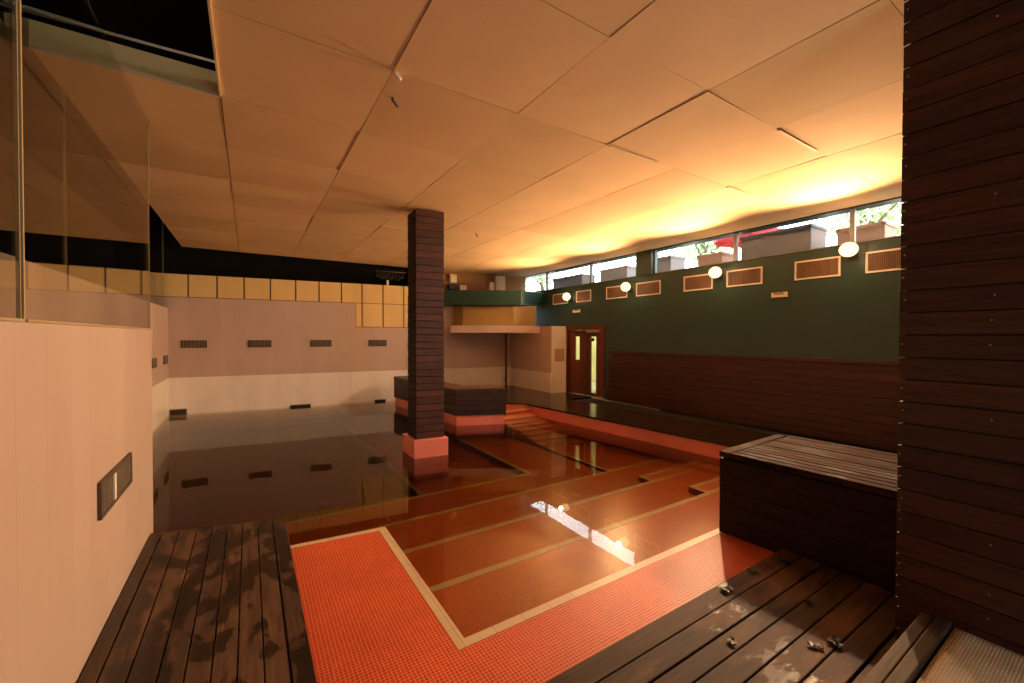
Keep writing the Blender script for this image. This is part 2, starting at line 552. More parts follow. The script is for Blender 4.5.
# boards run along the room; far apron boards follow
xs = [6.95 + 0.2 * k for k in range(9)]
wk.prism([(wx(-3.0) - .03, -3.0), (wx(-3.0) + .2, -3.0), (wx(9.0) + .2, 9.0), (wx(9.0) - .03, 9.0)], 0.225, 0.27)
prev = [wx(-3.0) + .206, wx(9.0) + .206]
while prev[0] < 8.5:
    nx = [min(prev[0] + .17, 8.56), min(prev[1] + .205, 8.56)]
    wk.prism([(prev[0], -3.0), (nx[0] - .006, -3.0), (nx[1] - .006, 9.0), (prev[1], 9.0)], 0.225, 0.27)
    prev = nx
yy = 9.004
while yy < 12.9:
    x0 = max(5.05, 6.22 - (yy - 9.0) * 1.15)
    wk.prism([(x0, yy), (8.56, yy), (8.56, yy + .174), (max(5.05, x0 - .2), yy + .174)], 0.225, 0.27)
    yy += .18
struct('walkway_floor', wk, M['walk'])
wb = MB()
wb.prism([(wx(-3) + .02, -3.0), (8.6, -3.0), (8.6, 13.0), (5.1, 13.3), (5.1, 9.9), (6.25, 9.05), (wx(9) + .02, 9.0)], 0.0, 0.222, 0)
struct('walkway_base_floor', wb, M['pillar_core'])

# ------------------------------------------------------------------ walls
def wall_pt(x, d=0.0):
    """a point on the back wall plane, d in front of it."""
    return (x - d * 0.1149, by(x) - d * 0.9934)


def back_slab(mb, x0, x1, z0, z1, front, back, m=0, r=None):
    a, b2 = wall_pt(x0, front), wall_pt(x1, front)
    c, d = wall_pt(x1, back), wall_pt(x0, back)
    mb.prism([a, b2, c, d], z0, z1, m, r)


bw = MB()
back_slab(bw, -1.95, 8.1, 0.957, 3.055, 0.0, -0.25, 0)
back_slab(bw, -1.95, 8.1, -1.1, 0.957, 0.0, -0.25, 1)
back_slab(bw, -1.95, 5.6, 3.055, 3.655, -0.02, -0.25, 2)
# square cream tiles: one row, then a second and third row to the right
tx = [-2.0, -1.342, -0.719, -0.109, 0.513, 1.144, 1.75, 2.358, 2.941, 3.561, 4.199, 4.8, 5.4]
for k in range(len(tx) - 1):
    back_slab(bw, tx[k] + .018, tx[k + 1] - .018, 3.07, 3.655, 0.005, -0.1, 3)
for k in range(7, len(tx) - 1):
    back_slab(bw, (2.767 if k == 7 else tx[k] + .018), tx[k + 1] - .018, 2.335, 3.055, 0.010, -0.1, 3)
for k in range(7, len(tx) - 1):                                          # joint behind the second row
    back_slab(bw, max(tx[k], 2.76), tx[k + 1], 2.32, 3.07, 0.004, -0.1, 2)
back_slab(bw, 5.4, 8.6, 3.055, 4.6, 0.0, -0.25, 4)
struct('wall_back', bw, [M['pink'], M['white_band'], M['dark_metal'], M['cream_tile'], M['brown_wall']])

# black opening above the tiles
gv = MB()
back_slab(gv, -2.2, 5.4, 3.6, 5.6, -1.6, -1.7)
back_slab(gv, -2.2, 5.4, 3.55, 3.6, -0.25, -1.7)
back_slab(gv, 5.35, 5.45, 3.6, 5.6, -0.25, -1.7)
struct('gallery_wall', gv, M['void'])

# far left wall (beyond the partition): pink tiles below, glass above
lw = MB()
lw.box(-2.0, -1.76, -3.2, by(-1.8) + .1, 0.955, 2.76, 0)
lw.box(-2.0, -1.76, -3.2, by(-1.8) + .1, -1.1, 0.955, 1)
struct('wall_left', lw, [M['pink'], M['white_band']])
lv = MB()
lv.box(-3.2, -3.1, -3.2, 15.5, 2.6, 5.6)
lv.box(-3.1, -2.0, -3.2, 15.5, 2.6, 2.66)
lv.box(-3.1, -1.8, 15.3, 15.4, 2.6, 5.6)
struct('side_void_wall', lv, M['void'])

# near-left partition
pw = MB()
pw.box(-0.97, -0.85, -3.2, 5.60, -1.0, 2.12, 0)
struct('partition_wall', pw, M['pink_near'], bevel=0.006)

# green right wall with the door opening and the ribbon window above
gw = MB()
X0 = 8.553
gw.box(X0, X0 + .25, -3.2, 8.50, -0.2, 3.60, 0)
gw.box(X0, X0 + .25, 10.15, 13.2, -0.2, 3.60, 0)
gw.box(X0, X0 + .25, 8.50, 10.15, 2.31, 3.60, 0)
gw.box(X0, X0 + .25, 8.50, 10.15, -0.2, 0.268, 0)
gw.box(X0 - .015, X0 + .27, -3.2, 13.2, 3.60, 3.625, 0)
gw.box(X0 - .06, X0 + .20, 6.85, 7.33, 3.62, 4.26, 1)                   # pier between the windows
struct('wall_right', gw, [M['green'], M['teal']])
ws = MB()
zz = 0.272
while zz < 1.60:
    ws.box(X0 - .045, X0 + .002, -3.2, 8.30, zz, zz + .128)
    zz += .134
ws.box(X0 - .06, X0 + .002, -3.2, 8.30, zz, zz + .05)
struct('wainscot_trim', ws, M['wains'], bevel=0.004)

# white corner block between back wall and door
cb = MB()
cb.prism([(8.003, 10.262), (8.553, 10.16), (8.553, 12.9), (8.003, 12.9)], 0.0, 0.90, 1)
cb.prism([(8.003, 10.262), (8.553, 10.16), (8.553, 12.9), (8.003, 12.9)], 0.90, 2.38, 0)
cb.prism([(8.02, 10.250), (8.545, 10.152), (8.545, 10.17), (8.02, 10.27)], 0.27, 2.37, 1)
struct('corner_wall', cb, [M['pink'], M['white_band']])

# back of the room behind the viewer, roof over the dark voids
rr = MB()
rr.box(-3.3, 1.7, -3.4, -3.2, -1.1, 5.6); rr.box(3.2, 9.0, -3.4, -3.2, -1.1, 5.6)
rr.box(1.7, 3.2, -3.4, -3.2, -1.1, 1.4); rr.box(1.7, 3.2, -3.4, -3.2, 3.1, 5.6)
struct('wall_front', rr, M['pink'])
f = MB()
f.box(1.7, 1.75, -3.36, -3.28, 1.4, 3.1); f.box(3.15, 3.2, -3.36, -3.28, 1.4, 3.1); f.box(1.7, 3.2, -3.36, -3.28, 1.4, 1.45); f.box(1.7, 3.2, -3.36, -3.28, 3.05, 3.1)
wo = struct('window_8', f, M['mullion'])  # added window, unseen behind the viewer, lets in neutral fill daylight
g = MB(); g.box(1.74, 3.16, -3.325, -3.317, 1.44, 3.06); g.build('glass_pane', M['win_glass'], wo)  # pane of the added window
pl = bpy.data.lights.new('daylight_portal', 'AREA')
pl.shape = 'RECTANGLE'; pl.size = 1.5; pl.size_y = 1.7; pl.cycles.is_portal = True
po = bpy.data.objects.new('daylight_portal', pl); C.objects.link(po)
po.location = (2.45, -3.42, 2.25); po.rotation_euler = Vector((0, 1, 0)).to_track_quat('-Z', 'Z').to_euler()
rf = MB()
rf.box(-3.3, 8.6, -3.4, 15.6, 5.6, 5.75)
rf.box(-3.3, -1.0, -3.4, 15.6, -1.25, -1.1)
rf.prism([(8.6, 13.0), (8.6, 13.2), (5.3, 15.6), (5.3, 13.1)], 4.3, 5.6)
struct('roof_slab', rf, M['roof_dark'])

# ------------------------------------------------------------------ ceiling
CZ = 4.24
cl = MB()
PX = [-1.385 + 1.2 * k for k in range(0, 9)]
PX = [-1.385, -0.205, 1.01, 2.23, 3.45, 4.67, 5.89, 7.11, 8.56]
PY = [-3.2, -1.48, -0.26, 0.96, 2.18, 3.40, 4.62, 5.84, 7.06, 8.28, 9.50, 10.72, 11.94, 12.93]
rng = random.Random(3)
for i in range(len(PX) - 1):
    for j in range(len(PY) - 1):
        if i == 0 and j < 6:
            continue                                       # the missing panels: an open dark hole
        x0, x1, y0, y1 = PX[i] + .004, PX[i + 1] - .004, PY[j] + .0015, PY[j + 1] - .0015
        tilt = [rng.uniform(-.004, .004) for _ in range(4)]
        sag = rng.uniform(0.0, 0.006)
        n = 7
        vv, ff = [], []
        for a in range(n):
            for b2 in range(n):
                u, v = a / (n - 1), b2 / (n - 1)
                e = (tilt[0] * (1 - u) * (1 - v) + tilt[1] * u * (1 - v) + tilt[2] * u * v + tilt[3] * (1 - u) * v)
                z = CZ + e - sag * (4 * u * (1 - u)) * (0.35 + 0.65 * 4 * v * (1 - v))
                vv.append((x0 + (x1 - x0) * u, y0 + (y1 - y0) * v, z))
        for a in range(n - 1):
            for b2 in range(n - 1):
                q = a * n + b2
                ff.append((q, q + 1, q + n + 1, q + n))
        k0 = len(vv)
        vv += [(x0, y0, CZ + .03), (x1, y0, CZ + .03), (x1, y1, CZ + .03), (x0, y1, CZ + .03)]
        ff.append((k0, k0 + 1, k0 + 2, k0 + 3))
        ring = [a * n for a in range(n)]; ff.append(tuple(ring + [k0 + 1, k0]))
        ring = [(n - 1) * n + b2 for b2 in range(n)]; ff.append(tuple(ring + [k0 + 2, k0 + 1]))
        ring = [a * n + n - 1 for a in range(n - 1, -1, -1)]; ff.append(tuple(ring + [k0 + 3, k0 + 2]))
        ring = [b2 for b2 in range(n - 1, -1, -1)]; ff.append(tuple(ring + [k0, k0 + 3]))
        cl.mesh(vv, ff, 0, None, False)
# pale cover strips left on a few joints near the lamps
for (xa, ya, xb, yb) in ((4.67, 0.9, 5.6, 0.93), (4.72, 2.18, 5.6, 2.18), (5.9, 3.40, 6.9, 3.40), (3.5, 3.40, 4.3, 3.40)):
    cl.bar((xa, ya, CZ - .008), (xb, yb, CZ - .008), 0.035, 0.008, m=1)
co = struct('ceiling', cl, [M['ceiling'], M['ceil_edge']])
sm = MB()
sm.prism([(PX[1], -3.2), (8.6, -3.2), (8.6, 12.95), (-1.36, 12.95), (-1.36, 4.66), (PX[1], 4.66)], CZ + .031, CZ + .05)
struct('ceiling_backing_slab', sm, M['roof_dark'])
# upstand and cut edges of the hole
fe = MB()
fe.box(-1.385, PX[1], 4.60, 4.625, CZ - .012, CZ + .20, 0)
fe.box(-1.385, PX[1], 4.59, 4.60, CZ - .02, CZ + .012, 1)
fe.box(PX[1] - .012, PX[1] + .004, -3.2, 4.60, CZ - .02, CZ + .10, 1)
fe.tube([(-1.6, 4.60, CZ + .25), (PX[1], 4.60, CZ + .285)], 0.012, 8, 1)
struct('ceiling_hole_trim', fe, [M['cream_tile'], M['ceil_edge']])

# ------------------------------------------------------------------ glass screens
def glass_screen(x, y0, y1, z0, z1, mat, label, name='glass_screen', mid=()):
    t = thing(name, (x, y0, z0), label, 'glass screen')
    g = MB(); g.box(x - .005, x + .005, y0, y1, z0, z1); g.build('glass_panel', mat, t)
    e = MB()
    e.box(x - .012, x + .012, y0 - .012, y0, z0, z1)
    e.box(x - .007, x + .007, y1, y1 + .006, z0, z1)
    e.box(x - .02, x + .02, y0, y1, z0 - .0, z0 + .012)
    e.build('edge_strip', M['seal'], t)
    return t


glass_screen(-0.862, -3.1, 2.72, 2.12, 4.20, M['glass'], 'nearest clear glass panel standing on the pink partition, left of the pale joint')
glass_screen(-0.862, 2.75, 5.56, 2.12, 4.20, M['glass'], 'clear glass panel on the far end of the pink partition, right of the pale joint')
glass_screen(-1.82, -3.1, 6.9, 2.76, 5.5, M['glass_far'], 'dim glass panel on the far left wall seen behind the partition glass')
glass_screen(-1.82, 6.95, by(-1.82) - .25, 2.76, 5.5, M['glass_far'], 'dim grey glass panel on the left wall beside the back corner')

# ------------------------------------------------------------------ windows
YW = [(-1.2, 0.8), (0.8, 2.81), (2.81, 4.80), (4.80, 6.85), (7.33, 9.14), (9.14, 11.30), (11.30, 12.95)]
for k, (y0, y1) in enumerate(YW):
    f = MB()
    f.box(X0 + .05, X0 + .12, y0, y0 + .035, 3.625, 4.24)
    f.box(X0 + .05, X0 + .12, y1 - .035, y1, 3.625, 4.24)
    f.box(X0 + .05, X0 + .12, y0, y1, 3.625, 3.65)
    wo = struct('window_%d' % (k + 1), f, M['mullion'])
    g = MB(); g.box(X0 + .08, X0 + .088, y0 + .03, y1 - .03, 3.64, 4.235)
    gp = g.build('glass_pane', M['win_glass'], wo)
    pl = bpy.data.lights.new('daylight_portal', 'AREA')
    pl.shape = 'RECTANGLE'; pl.size = y1 - y0; pl.size_y = 0.62
    pl.cycles.is_portal = True
    po = bpy.data.objects.new('daylight_portal', pl)
    C.objects.link(po)
    po.location = (X0 + .3, (y0 + y1) / 2, 3.93)
    po.rotation_euler = Vector((-1, 0, 0)).to_track_quat('-Z', 'Y').to_euler()
hd = MB()
hd.box(X0 - .02, X0 + .26, -3.2, 13.2, 4.215, 4.30)
struct('window_head_trim', hd, M['frame_green'])
ew = MB()
ew.box(X0 - .02, X0 + .25, -3.2, -1.2, 3.62, 4.3); ew.box(X0, X0 + .25, 12.95, 13.4, 3.0, 4.6)
struct('wall_right_end', ew, M['green'])

# ------------------------------------------------------------------ doors and the passage behind
dj = MB()
DY0, DY1 = 8.50, 10.15
dj.box(X0 - .03, X0 + .20, DY0, DY0 + .07, .27, 2.31); dj.box(X0 - .03, X0 + .20, DY1 - .07, DY1, .27, 2.31)
dj.box(X0 - .03, X0 + .20, DY0, DY1, 2.24, 2.31)
dj.box(X0 - .05, X0 + .0, DY0 - .12, DY1 + .05, 2.31, 2.37)
dr = struct('door_1', dj, M['door'])


def leaf(y0, y1, gy0, gy1, gz0, gz1):
    b = MB(); xa, xb = X0 + .03, X0 + .075
    b.box(xa, xb, y0, gy0, .28, 2.235); b.box(xa, xb, gy1, y1, .28, 2.235)
    b.box(xa, xb, gy0, gy1, .28, gz0); b.box(xa, xb, gy0, gy1, gz1, 2.235)
    l = b.build('door_leaf', M['door'], dr)
    g = MB(); g.box(xa + .015, xa + .025, gy0, gy1, gz0, gz1); g.build('glass_pane', M['win_glass'], l)
    e = MB()
    for (a, b2, c, d) in ((gy0 - .02, gy0, gz0 - .02, gz1 + .02), (gy1, gy1 + .02, gz0 - .02, gz1 + .02), (gy0, gy1, gz0 - .02, gz0), (gy0, gy1, gz1, gz1 + .02)):
        e.box(xa - .008, xa + .004, a, b2, c, d)
    e.build('glazing_bead', M['dark_metal'], l)
    return l


leaf(9.33, 10.08, 9.58, 9.80, 1.33, 2.05)
leaf(8.57, 9.32, 8.86, 9.10, .37, 2.05)
k = MB(); k.box(X0 - .01, X0 + .04, 9.31, 9.335, .28, 2.235); k.build('meeting_strip', M['dark_metal'], dr)
k = MB(); k.box(X0 - .04, X0 + .03, 8.68, 9.22, 2.17, 2.225); k.build('door_closer', M['metal'], dr)
k = MB(); k.tube([(X0 - .03, 8.98, 1.96), (X0 + .028, 8.98, 1.96)], .05, 14); k.build('round_sticker', M['black'], dr)
ps = MB()
ps.box(8.80, 13.4, 6.6, 6.7, .0, 3.2, 0); ps.box(8.80, 13.4, 12.0, 12.1, .0, 3.2, 0); ps.box(13.4, 13.5, 6.6, 12.1, .0, 3.2, 0)
ps.box(8.55, 13.5, 6.6, 12.1, .15, .26, 1); ps.box(8.80, 13.5, 6.6, 12.1, 3.2, 3.3, 0)
ps.box(8.80, 8.82, 6.6, 8.5, 0, 3.2, 0); ps.box(8.80, 8.82, 10.15, 12.1, 0, 3.2, 0)
struct('passage_wall', ps, [M['pale_wall'], M['corridor_floor']])
ct = MB(); ct.box(10.2, 11.4, 9.2, 9.4, 3.12, 3.2); cto = ct.build('ceiling_light', emit('passage_tube', (0.97, 1, 0.80, 1), 110.0))
tag(cto, 'long strip light on the ceiling of the passage behind the doors', 'ceiling light', kind='thing')

# ------------------------------------------------------------------ left deck, right deck
ld = thing('wooden_deck', (-.85, 2.0, 0), 'dark wet plank deck along the foot of the pink partition', 'deck')
b = MB()
xb = [-.84, -.745, -.60, -.455, -.325, -.195, -.065, .07, .20]
for k in range(len(xb) - 1):
    x0, x1 = xb[k], xb[k + 1] - .009
    ye = lambda x: 5.42 - (x + .85) * .28
    b.prism([(x0, -3.1), (x1, -3.1), (x1, ye(x1)), (x0, ye(x0))], .035, .072 + random.uniform(-.003, .003))
b.build('deck_boards', M['deck_l'], ld, bevel=.004)
b = MB(); b.prism([(.203, -3.1), (.318, -3.1), (.318, 4.95), (.203, 5.10)], .0, .078)
b.build('edge_board', M['deck_l'], ld, bevel=.006)
b = MB()
for yy in (-2, 0, 2, 3.4, 4.7):
    b = MB(); b.box(-.83, .2, yy, yy + .06, .001, .034); b.build('joist', M['pillar_core'], ld)
b = MB(); b.prism([(-.83, 5.36), (.2, 5.08), (.2, 5.05), (-.83, 5.33)], -.25, .034); b.build('end_board', M['deck_l'], ld)

rd = thing('wooden_deck', (2.5, 1.8, 0), 'worn brown plank deck in the right foreground in front of the block bench', 'deck')
b = MB()
yb = [1.86, 1.695, 1.535, 1.40, 1.245, 1.075, .93, .78, .63, .48, .33, .18, .03, -.12, -.4, -.7, -1.0, -1.3]
gaps = {1.535: .014, .93: .016}
for k in range(len(yb) - 1):
    y1, y0 = yb[k], yb[k + 1]
    g = gaps.get(y1, .009)
    b.box(.34, 4.165, y0, y1 - g, .055, .098 + random.uniform(-.003, .003))
b.build('deck_boards', M['deck_r'], rd, bevel=.005)
b = MB()
for xx in (.6, 1.6, 2.6, 3.6):
    b = MB(); b.box(xx, xx + .06, -1.2, 1.83, .001, .054); b.build('joist', M['pillar_core'], rd)

# leaves stuck to the wet boards
def leaf_litter(x, y, z, s, seed, label):
    rg = random.Random(seed)
    b = MB()
    for q in range(3):
        a = rg.uniform(0, 6.28); ox, oy = rg.uniform(-.5, .5) * s, rg.uniform(-.5, .5) * s
        L, W = s * rg.uniform(.7, 1.0), s * rg.uniform(.28, .42)
        n = 8
        top = []
        for i in range(n + 1):
            t = i / n
            wv = W * math.sin(math.pi * min(1, t * .97 + .02)) ** .8
            top.append((t * L - L / 2, wv, 0.006 + .03 * s / .1 * abs(math.sin(t * 4 + q)) * .4))
        vv, ff = [], []
        for (px, pw_, pz) in top:
            for sgn, dz in ((-1, .012 * rg.random()), (0, -.003), (1, .012 * rg.random())):
                X, Y = px, sgn * pw_
                vv.append((x + ox + X * math.cos(a) - Y * math.sin(a), y + oy + X * math.sin(a) + Y * math.cos(a), z + .004 + pz + dz))
        m_ = len(vv)
        vv += [(p[0], p[1], p[2] - .003) for p in vv[:m_]]
        for i in range(n):
            for c in range(2):
                q0 = i * 3 + c
                ff.append((q0, q0 + 1, q0 + 4, q0 + 3)); ff.append((m_ + q0, m_ + q0 + 3, m_ + q0 + 4, m_ + q0 + 1))
        for i in range(n):
            ff.append((i * 3, i * 3 + 3, m_ + i * 3 + 3, m_ + i * 3)); ff.append((i * 3 + 2, m_ + i * 3 + 2, m_ + i * 3 + 5, i * 3 + 5))
        b.mesh(vv, ff, 0, None, True)
    mn = min(v[2] for v in b.v)
    b.v = [(p[0], p[1], p[2] - mn + z - .001) for p in b.v]
    o = b.build('wet_leaf', M['leaf'], loc=(x, y, z))
    return tag(o, label, 'leaf', 'wet leaves on the right deck', 'thing')


leaf_litter(3.15, 1.07, .1, .085, 1, 'biggest curled wet leaf, shiny, lying in the middle of the brown deck')
leaf_litter(3.00, 1.14, .1, .05, 2, 'small flat leaf just left of the biggest curled leaf')
leaf_litter(3.46, 1.36, .1, .05, 3, 'lone curled leaf halfway between the biggest leaf and the block bench')
leaf_litter(3.10, 1.79, .1, .07, 4, 'glistening wet leaf on the front edge of the brown deck')
leaf_litter(3.92, 1.75, .1, .085, 5, 'dark leaf clump in the deck corner against the block bench')
leaf_litter(3.54, 1.79, .1, .05, 6, 'small green leaf on the deck front edge, next after the corner clump')
leaf_litter(2.60, 1.45, .1, .045, 7, 'thin curled leaf on the left part of the brown deck')

# ------------------------------------------------------------------ block bench at the right
bb = thing('block_bench', (4.25, 1.5, 0), 'big dark boarded block bench with pale worn slatted top, beside the right pillar', 'bench')
def bx_(yv, d=0.0):
    return 4.182 + (2.475 - yv) * .06 + d
b = MB(); b.prism([(bx_(-1, .03), -1), (5.62, -1), (5.5, 2.45), (bx_(2.45, .03), 2.45)], 0.003, .80); b.build('core', M['pillar_core'], bb)
b = MB(); z = .0
for hgt in (.155, .155, .155, .155, .165):
    zt = z + hgt
    b.prism([(bx_(-1), -1), (bx_(-1, .03), -1), (bx_(2.475, .03), 2.475), (bx_(2.475), 2.475)], max(z, .002), zt - .005)
    b.prism([(bx_(2.475, .03), 2.446), (5.5, 2.446), (5.5, 2.475), (bx_(2.475, .03), 2.475)], max(z, .002), zt - .005)
    z = zt
b.build('side_boards', M['bench_side_y'], bb, bevel=.003)
b = MB()
b.prism([(bx_(2.365, -.01), 2.365), (5.52, 2.425), (5.52, 2.52), (bx_(2.475, -.01), 2.475)], .80, .857)     # end board across
nx = 13
for q in range(nx):
    a0, a1 = q / nx, (q + 1) / nx
    f0 = lambda t, yv: bx_(yv, -.01) + t * (5.56 + (2.475 - yv) * .06 - bx_(yv, -.01))
    b.prism([(f0(a0, -1), -1), (f0(a1, -1) - .016, -1), (f0(a1, 2.36) - .016, 2.36 + .04 * a1), (f0(a0, 2.36), 2.36 + .04 * a0)], .80, .857 + random.uniform(-.003, .002))
b.build('top_slats', M['bench_top'], bb, bevel=.004)

# ------------------------------------------------------------------ big boarded pillar at the right edge
pt = thing('boarded_pillar', (3.9, .9, 0), 'huge dark pillar of horizontal boards filling the right edge', 'pillar')
PXL = 3.51
b = MB(); b.box(PXL + .012, 3.78, -3.0, .865, .106, 4.215); b.build('core', M['pillar_core'], pt)
b = MB(); z = .108
while z < 4.2:
    hh = .1405
    zt = min(z + hh, 4.222)
    dx = random.uniform(-.004, .004)
    b.box(PXL + dx, PXL + .02, -3.0, .893, z, zt - .007)
    b.box(PXL + .02, 3.79, .865, .890, z, zt - .007)
    z = zt
z = .108
rg = random.Random(5)
while z < 4.2:
    for yv in (.875, .5, .1):
        if rg.random() < (.8 if yv > .8 else .2):
            b.tube([(PXL - .006, yv + rg.uniform(-.01, .01), z + .08), (PXL + .01, yv, z + .08)], .005, 8, m=1)
    z += .1405
b.build('boards', [M['pillar'], M['metal']], pt, bevel=.0025)

# kerb beam and the woven mat on the platform
plat = MB(); plat.box(1.9, 3.508, -3.0, .635, .104, .323)
struct('mat_platform_floor', plat, M['deck_r'])
kb = MB()
kb.box(1.9, 3.506, .638, .703, .103, .373, 0); kb.box(1.9, 3.506, .709, .771, .103, .359, 0)
tag(kb.build('kerb_beam', M['kerb'], loc=(2.7, .70, .1), bevel=.008), 'weathered wooden kerb beam running under the boarded pillar', 'beam', kind='thing')
mt = MB()
n = 26; m_ = 26
vv, ff = [], []
for i in range(n + 1):
    for j in range(m_ + 1):
        X, Y = 2.0 + 1.50 * i / n, -.9 + 1.525 * j / m_
        vv.append((X, Y, .348 + .004 * noise.noise((X * 3, Y * 3, 0))))
k0 = len(vv)
vv += [(x, y_, .325) for x, y_, _ in vv]
for i in range(n):
    for j in range(m_):
        q = i * (m_ + 1) + j
        ff.append((q, q + 1, q + m_ + 2, q + m_ + 1)); ff.append((k0 + q, k0 + q + m_ + 1, k0 + q + m_ + 2, k0 + q + 1))
for i in range(n):
    for j in (0, m_):
        q = i * (m_ + 1) + j; ff.append((q, q + m_ + 1, k0 + q + m_ + 1, k0 + q))
for j in range(m_):
    for i in (0, n):
        q = i * (m_ + 1) + j; ff.append((q, q + 1, k0 + q + 1, k0 + q))
mt.mesh(vv, ff, 0, None, True)
tag(mt.build('woven_mat', M['mat'], loc=(2.7, 0, .325)), 'pale woven mat lying at the foot of the boarded pillar, bottom right corner', 'mat', kind='thing')

# ------------------------------------------------------------------ column standing in the pool
cm = thing('boarded_column', (2.6, 6.9, -.42), 'slim square column clad in dark horizontal boards, standing in the pool on a red plinth', 'column')
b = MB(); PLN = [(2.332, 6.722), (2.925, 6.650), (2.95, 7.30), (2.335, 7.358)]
b.prism(PLN, WZ - .01, .288, 0); b.prism(PLN, -.42, WZ - .01, 1)  # submerged part in darker tile: the plinth's dim reflection put into colour
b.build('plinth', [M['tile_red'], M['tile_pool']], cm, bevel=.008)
CP = [(2.395, 6.79), (2.88, 6.735), (2.90, 7.19), (2.395, 7.225)]
cxm, cym = sum(p[0] for p in CP) / 4, sum(p[1] for p in CP) / 4
ins = lambda d: [(x + (cxm - x) / abs(cxm - x) * d, y_ + (cym - y_) / abs(cym - y_) * d) for x, y_ in CP]
b = MB(); b.prism(ins(.011), .288, 4.222); b.build('core', M['pillar_core'], cm)
rg = random.Random(11)
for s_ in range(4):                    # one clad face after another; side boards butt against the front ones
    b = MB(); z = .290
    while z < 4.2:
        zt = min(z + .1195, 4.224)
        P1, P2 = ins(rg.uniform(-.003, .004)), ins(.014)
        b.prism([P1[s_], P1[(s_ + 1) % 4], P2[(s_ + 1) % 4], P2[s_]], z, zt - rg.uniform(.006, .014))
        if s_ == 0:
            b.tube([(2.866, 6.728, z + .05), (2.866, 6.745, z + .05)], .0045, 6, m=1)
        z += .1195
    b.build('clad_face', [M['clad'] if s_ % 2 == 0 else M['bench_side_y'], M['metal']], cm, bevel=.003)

# ------------------------------------------------------------------ L-shaped island bench in the pool
ib = thing('island_bench', (4.4, 9.5, -.42), 'L-shaped dark wooden bench on a red tiled base, rising from the water behind the column', 'bench')
OUT = [(4.0, 8.68), (5.10, 8.25), (5.10, 8.88), (4.46, 9.05), (4.35, 10.17), (4.15, 12.38), (3.67, 12.36)]


def inset(poly, d):
    n = len(poly); out = []
    for i in range(n):
        p0, p1, p2 = Vector(poly[i - 1]), Vector(poly[i]), Vector(poly[(i + 1) % n])
        e1, e2 = (p1 - p0).normalized(), (p2 - p1).normalized()
        n1, n2 = Vector((-e1.y, e1.x)), Vector((-e2.y, e2.x))
        k = (n1 + n2); k = k / max(.25, k.dot(n1))
        out.append(tuple(p1 + k * d))
    return out


b = MB(); b.prism(inset(OUT, .03), WZ - .01, .215, 0); b.prism(inset(OUT, .03), -.42, WZ - .01, 1); b.build('tiled_base', [M['tile_red'], M['tile_pool']], ib)  # darker tile under water paints the base's dim reflection
b = MB(); b.prism(inset(OUT, .03), .217, .80); b.build('core', M['pillar_core'], ib)
b = MB(); z = .217
for q in range(5):
    zt = z + .117
    P1, P2 = inset(OUT, rg.uniform(-.004, .003)), inset(OUT, .028)
    n = len(OUT)
    for s_ in range(n):
        b.prism([P1[s_], P1[(s_ + 1) % n], P2[(s_ + 1) % n], P2[s_]], z, zt - .006)
    z = zt
b.build('side_boards', M['bench_side'], ib, bevel=.003)
b = MB()
Q = inset(OUT, -.008)
# slats: along the long arm, across the short arm
for q in range(5):
    t0, t1 = q / 5, (q + 1) / 5
    L = lambda a, c, t: (a[0] + (c[0] - a[0]) * t, a[1] + (c[1] - a[1]) * t)
    p0, p1 = L(Q[0], (4.47, 8.50), t0), L(Q[0], (4.47, 8.50), t1 - .02)
    r0, r1 = L(Q[6], Q[5], t0), L(Q[6], Q[5], t1 - .02)
    m0, m1 = L((3.885, 10.05), Q[4], t0), L((3.885, 10.05), Q[4], t1 - .02)
    b.prism([p0, p1, m1, m0], .80, .84); b.prism([m0, m1, r1, r0], .80, .84)
for q in range(4):
    t0, t1 = q / 4, (q + 1) / 4 - .02
    b.prism([L((4.475, 8.50), Q[3], t0), L(Q[1], Q[2], t0), L(Q[1], Q[2], t1), L((4.475, 8.50), Q[3], t1)], .80, .84)
b.build('top_slats', M['island_top'], ib, bevel=.003)

# ------------------------------------------------------------------ vents
def vent(name, origin, ux, nrm, wd, ht, slats, label, group, fmat, smat, horizontal=False, flap=False, cat='vent'):
    """origin = lower left corner on the wall, ux along the wall, nrm out of the wall."""
    o0, ux, nv = Vector(origin), Vector(ux).normalized(), Vector(nrm).normalized()
    uz = Vector((0, 0, 1))
    t = thing(name, origin, label, cat, group)
    P = lambda a, c, d: o0 + ux * a + uz * c + nv * d

    def bx(mb, a0, a1, c0, c1, d0, d1):
        mb.hexa([P(a0, c0, d0), P(a1, c0, d0), P(a1, c0, d1), P(a0, c0, d1), P(a0, c1, d0), P(a1, c1, d0), P(a1, c1, d1), P(a0, c1, d1)])
    fr = MB(); k = min(.03, ht * .13)
    bx(fr, 0, wd, 0, k, .001, .022); bx(fr, 0, wd, ht - k, ht, .001, .022)
    bx(fr, 0, k, k, ht - k, .001, .022); bx(fr, wd - k, wd, k, ht - k, .001, .022)
    fr.build('frame', fmat, t, bevel=.002)
    bk = MB(); bx(bk, k, wd - k, k, ht - k, .001, .004); bk.build('backing', M['dark_metal'], t)
    sl = MB()
    if horizontal:
        n = slats
        for q in range(n):
            c = k + (ht - 2 * k) * (q + .5) / n
            bx(sl, k, wd - k, c - .004, c + .004, .004, .018)
    else:
        for q in range(slats):
            a = k + (wd - 2 * k) * (q + .5) / slats
            bx(sl, a - .006, a + .006, k, ht - k, .004, .018)
    sl.build('slats', smat, t)
    if flap:
        fl = MB(); bx(fl, wd * .36, wd * .42, k, ht - k, .004, .024); fl.build('divider', M['frame_white'], t)
    return t


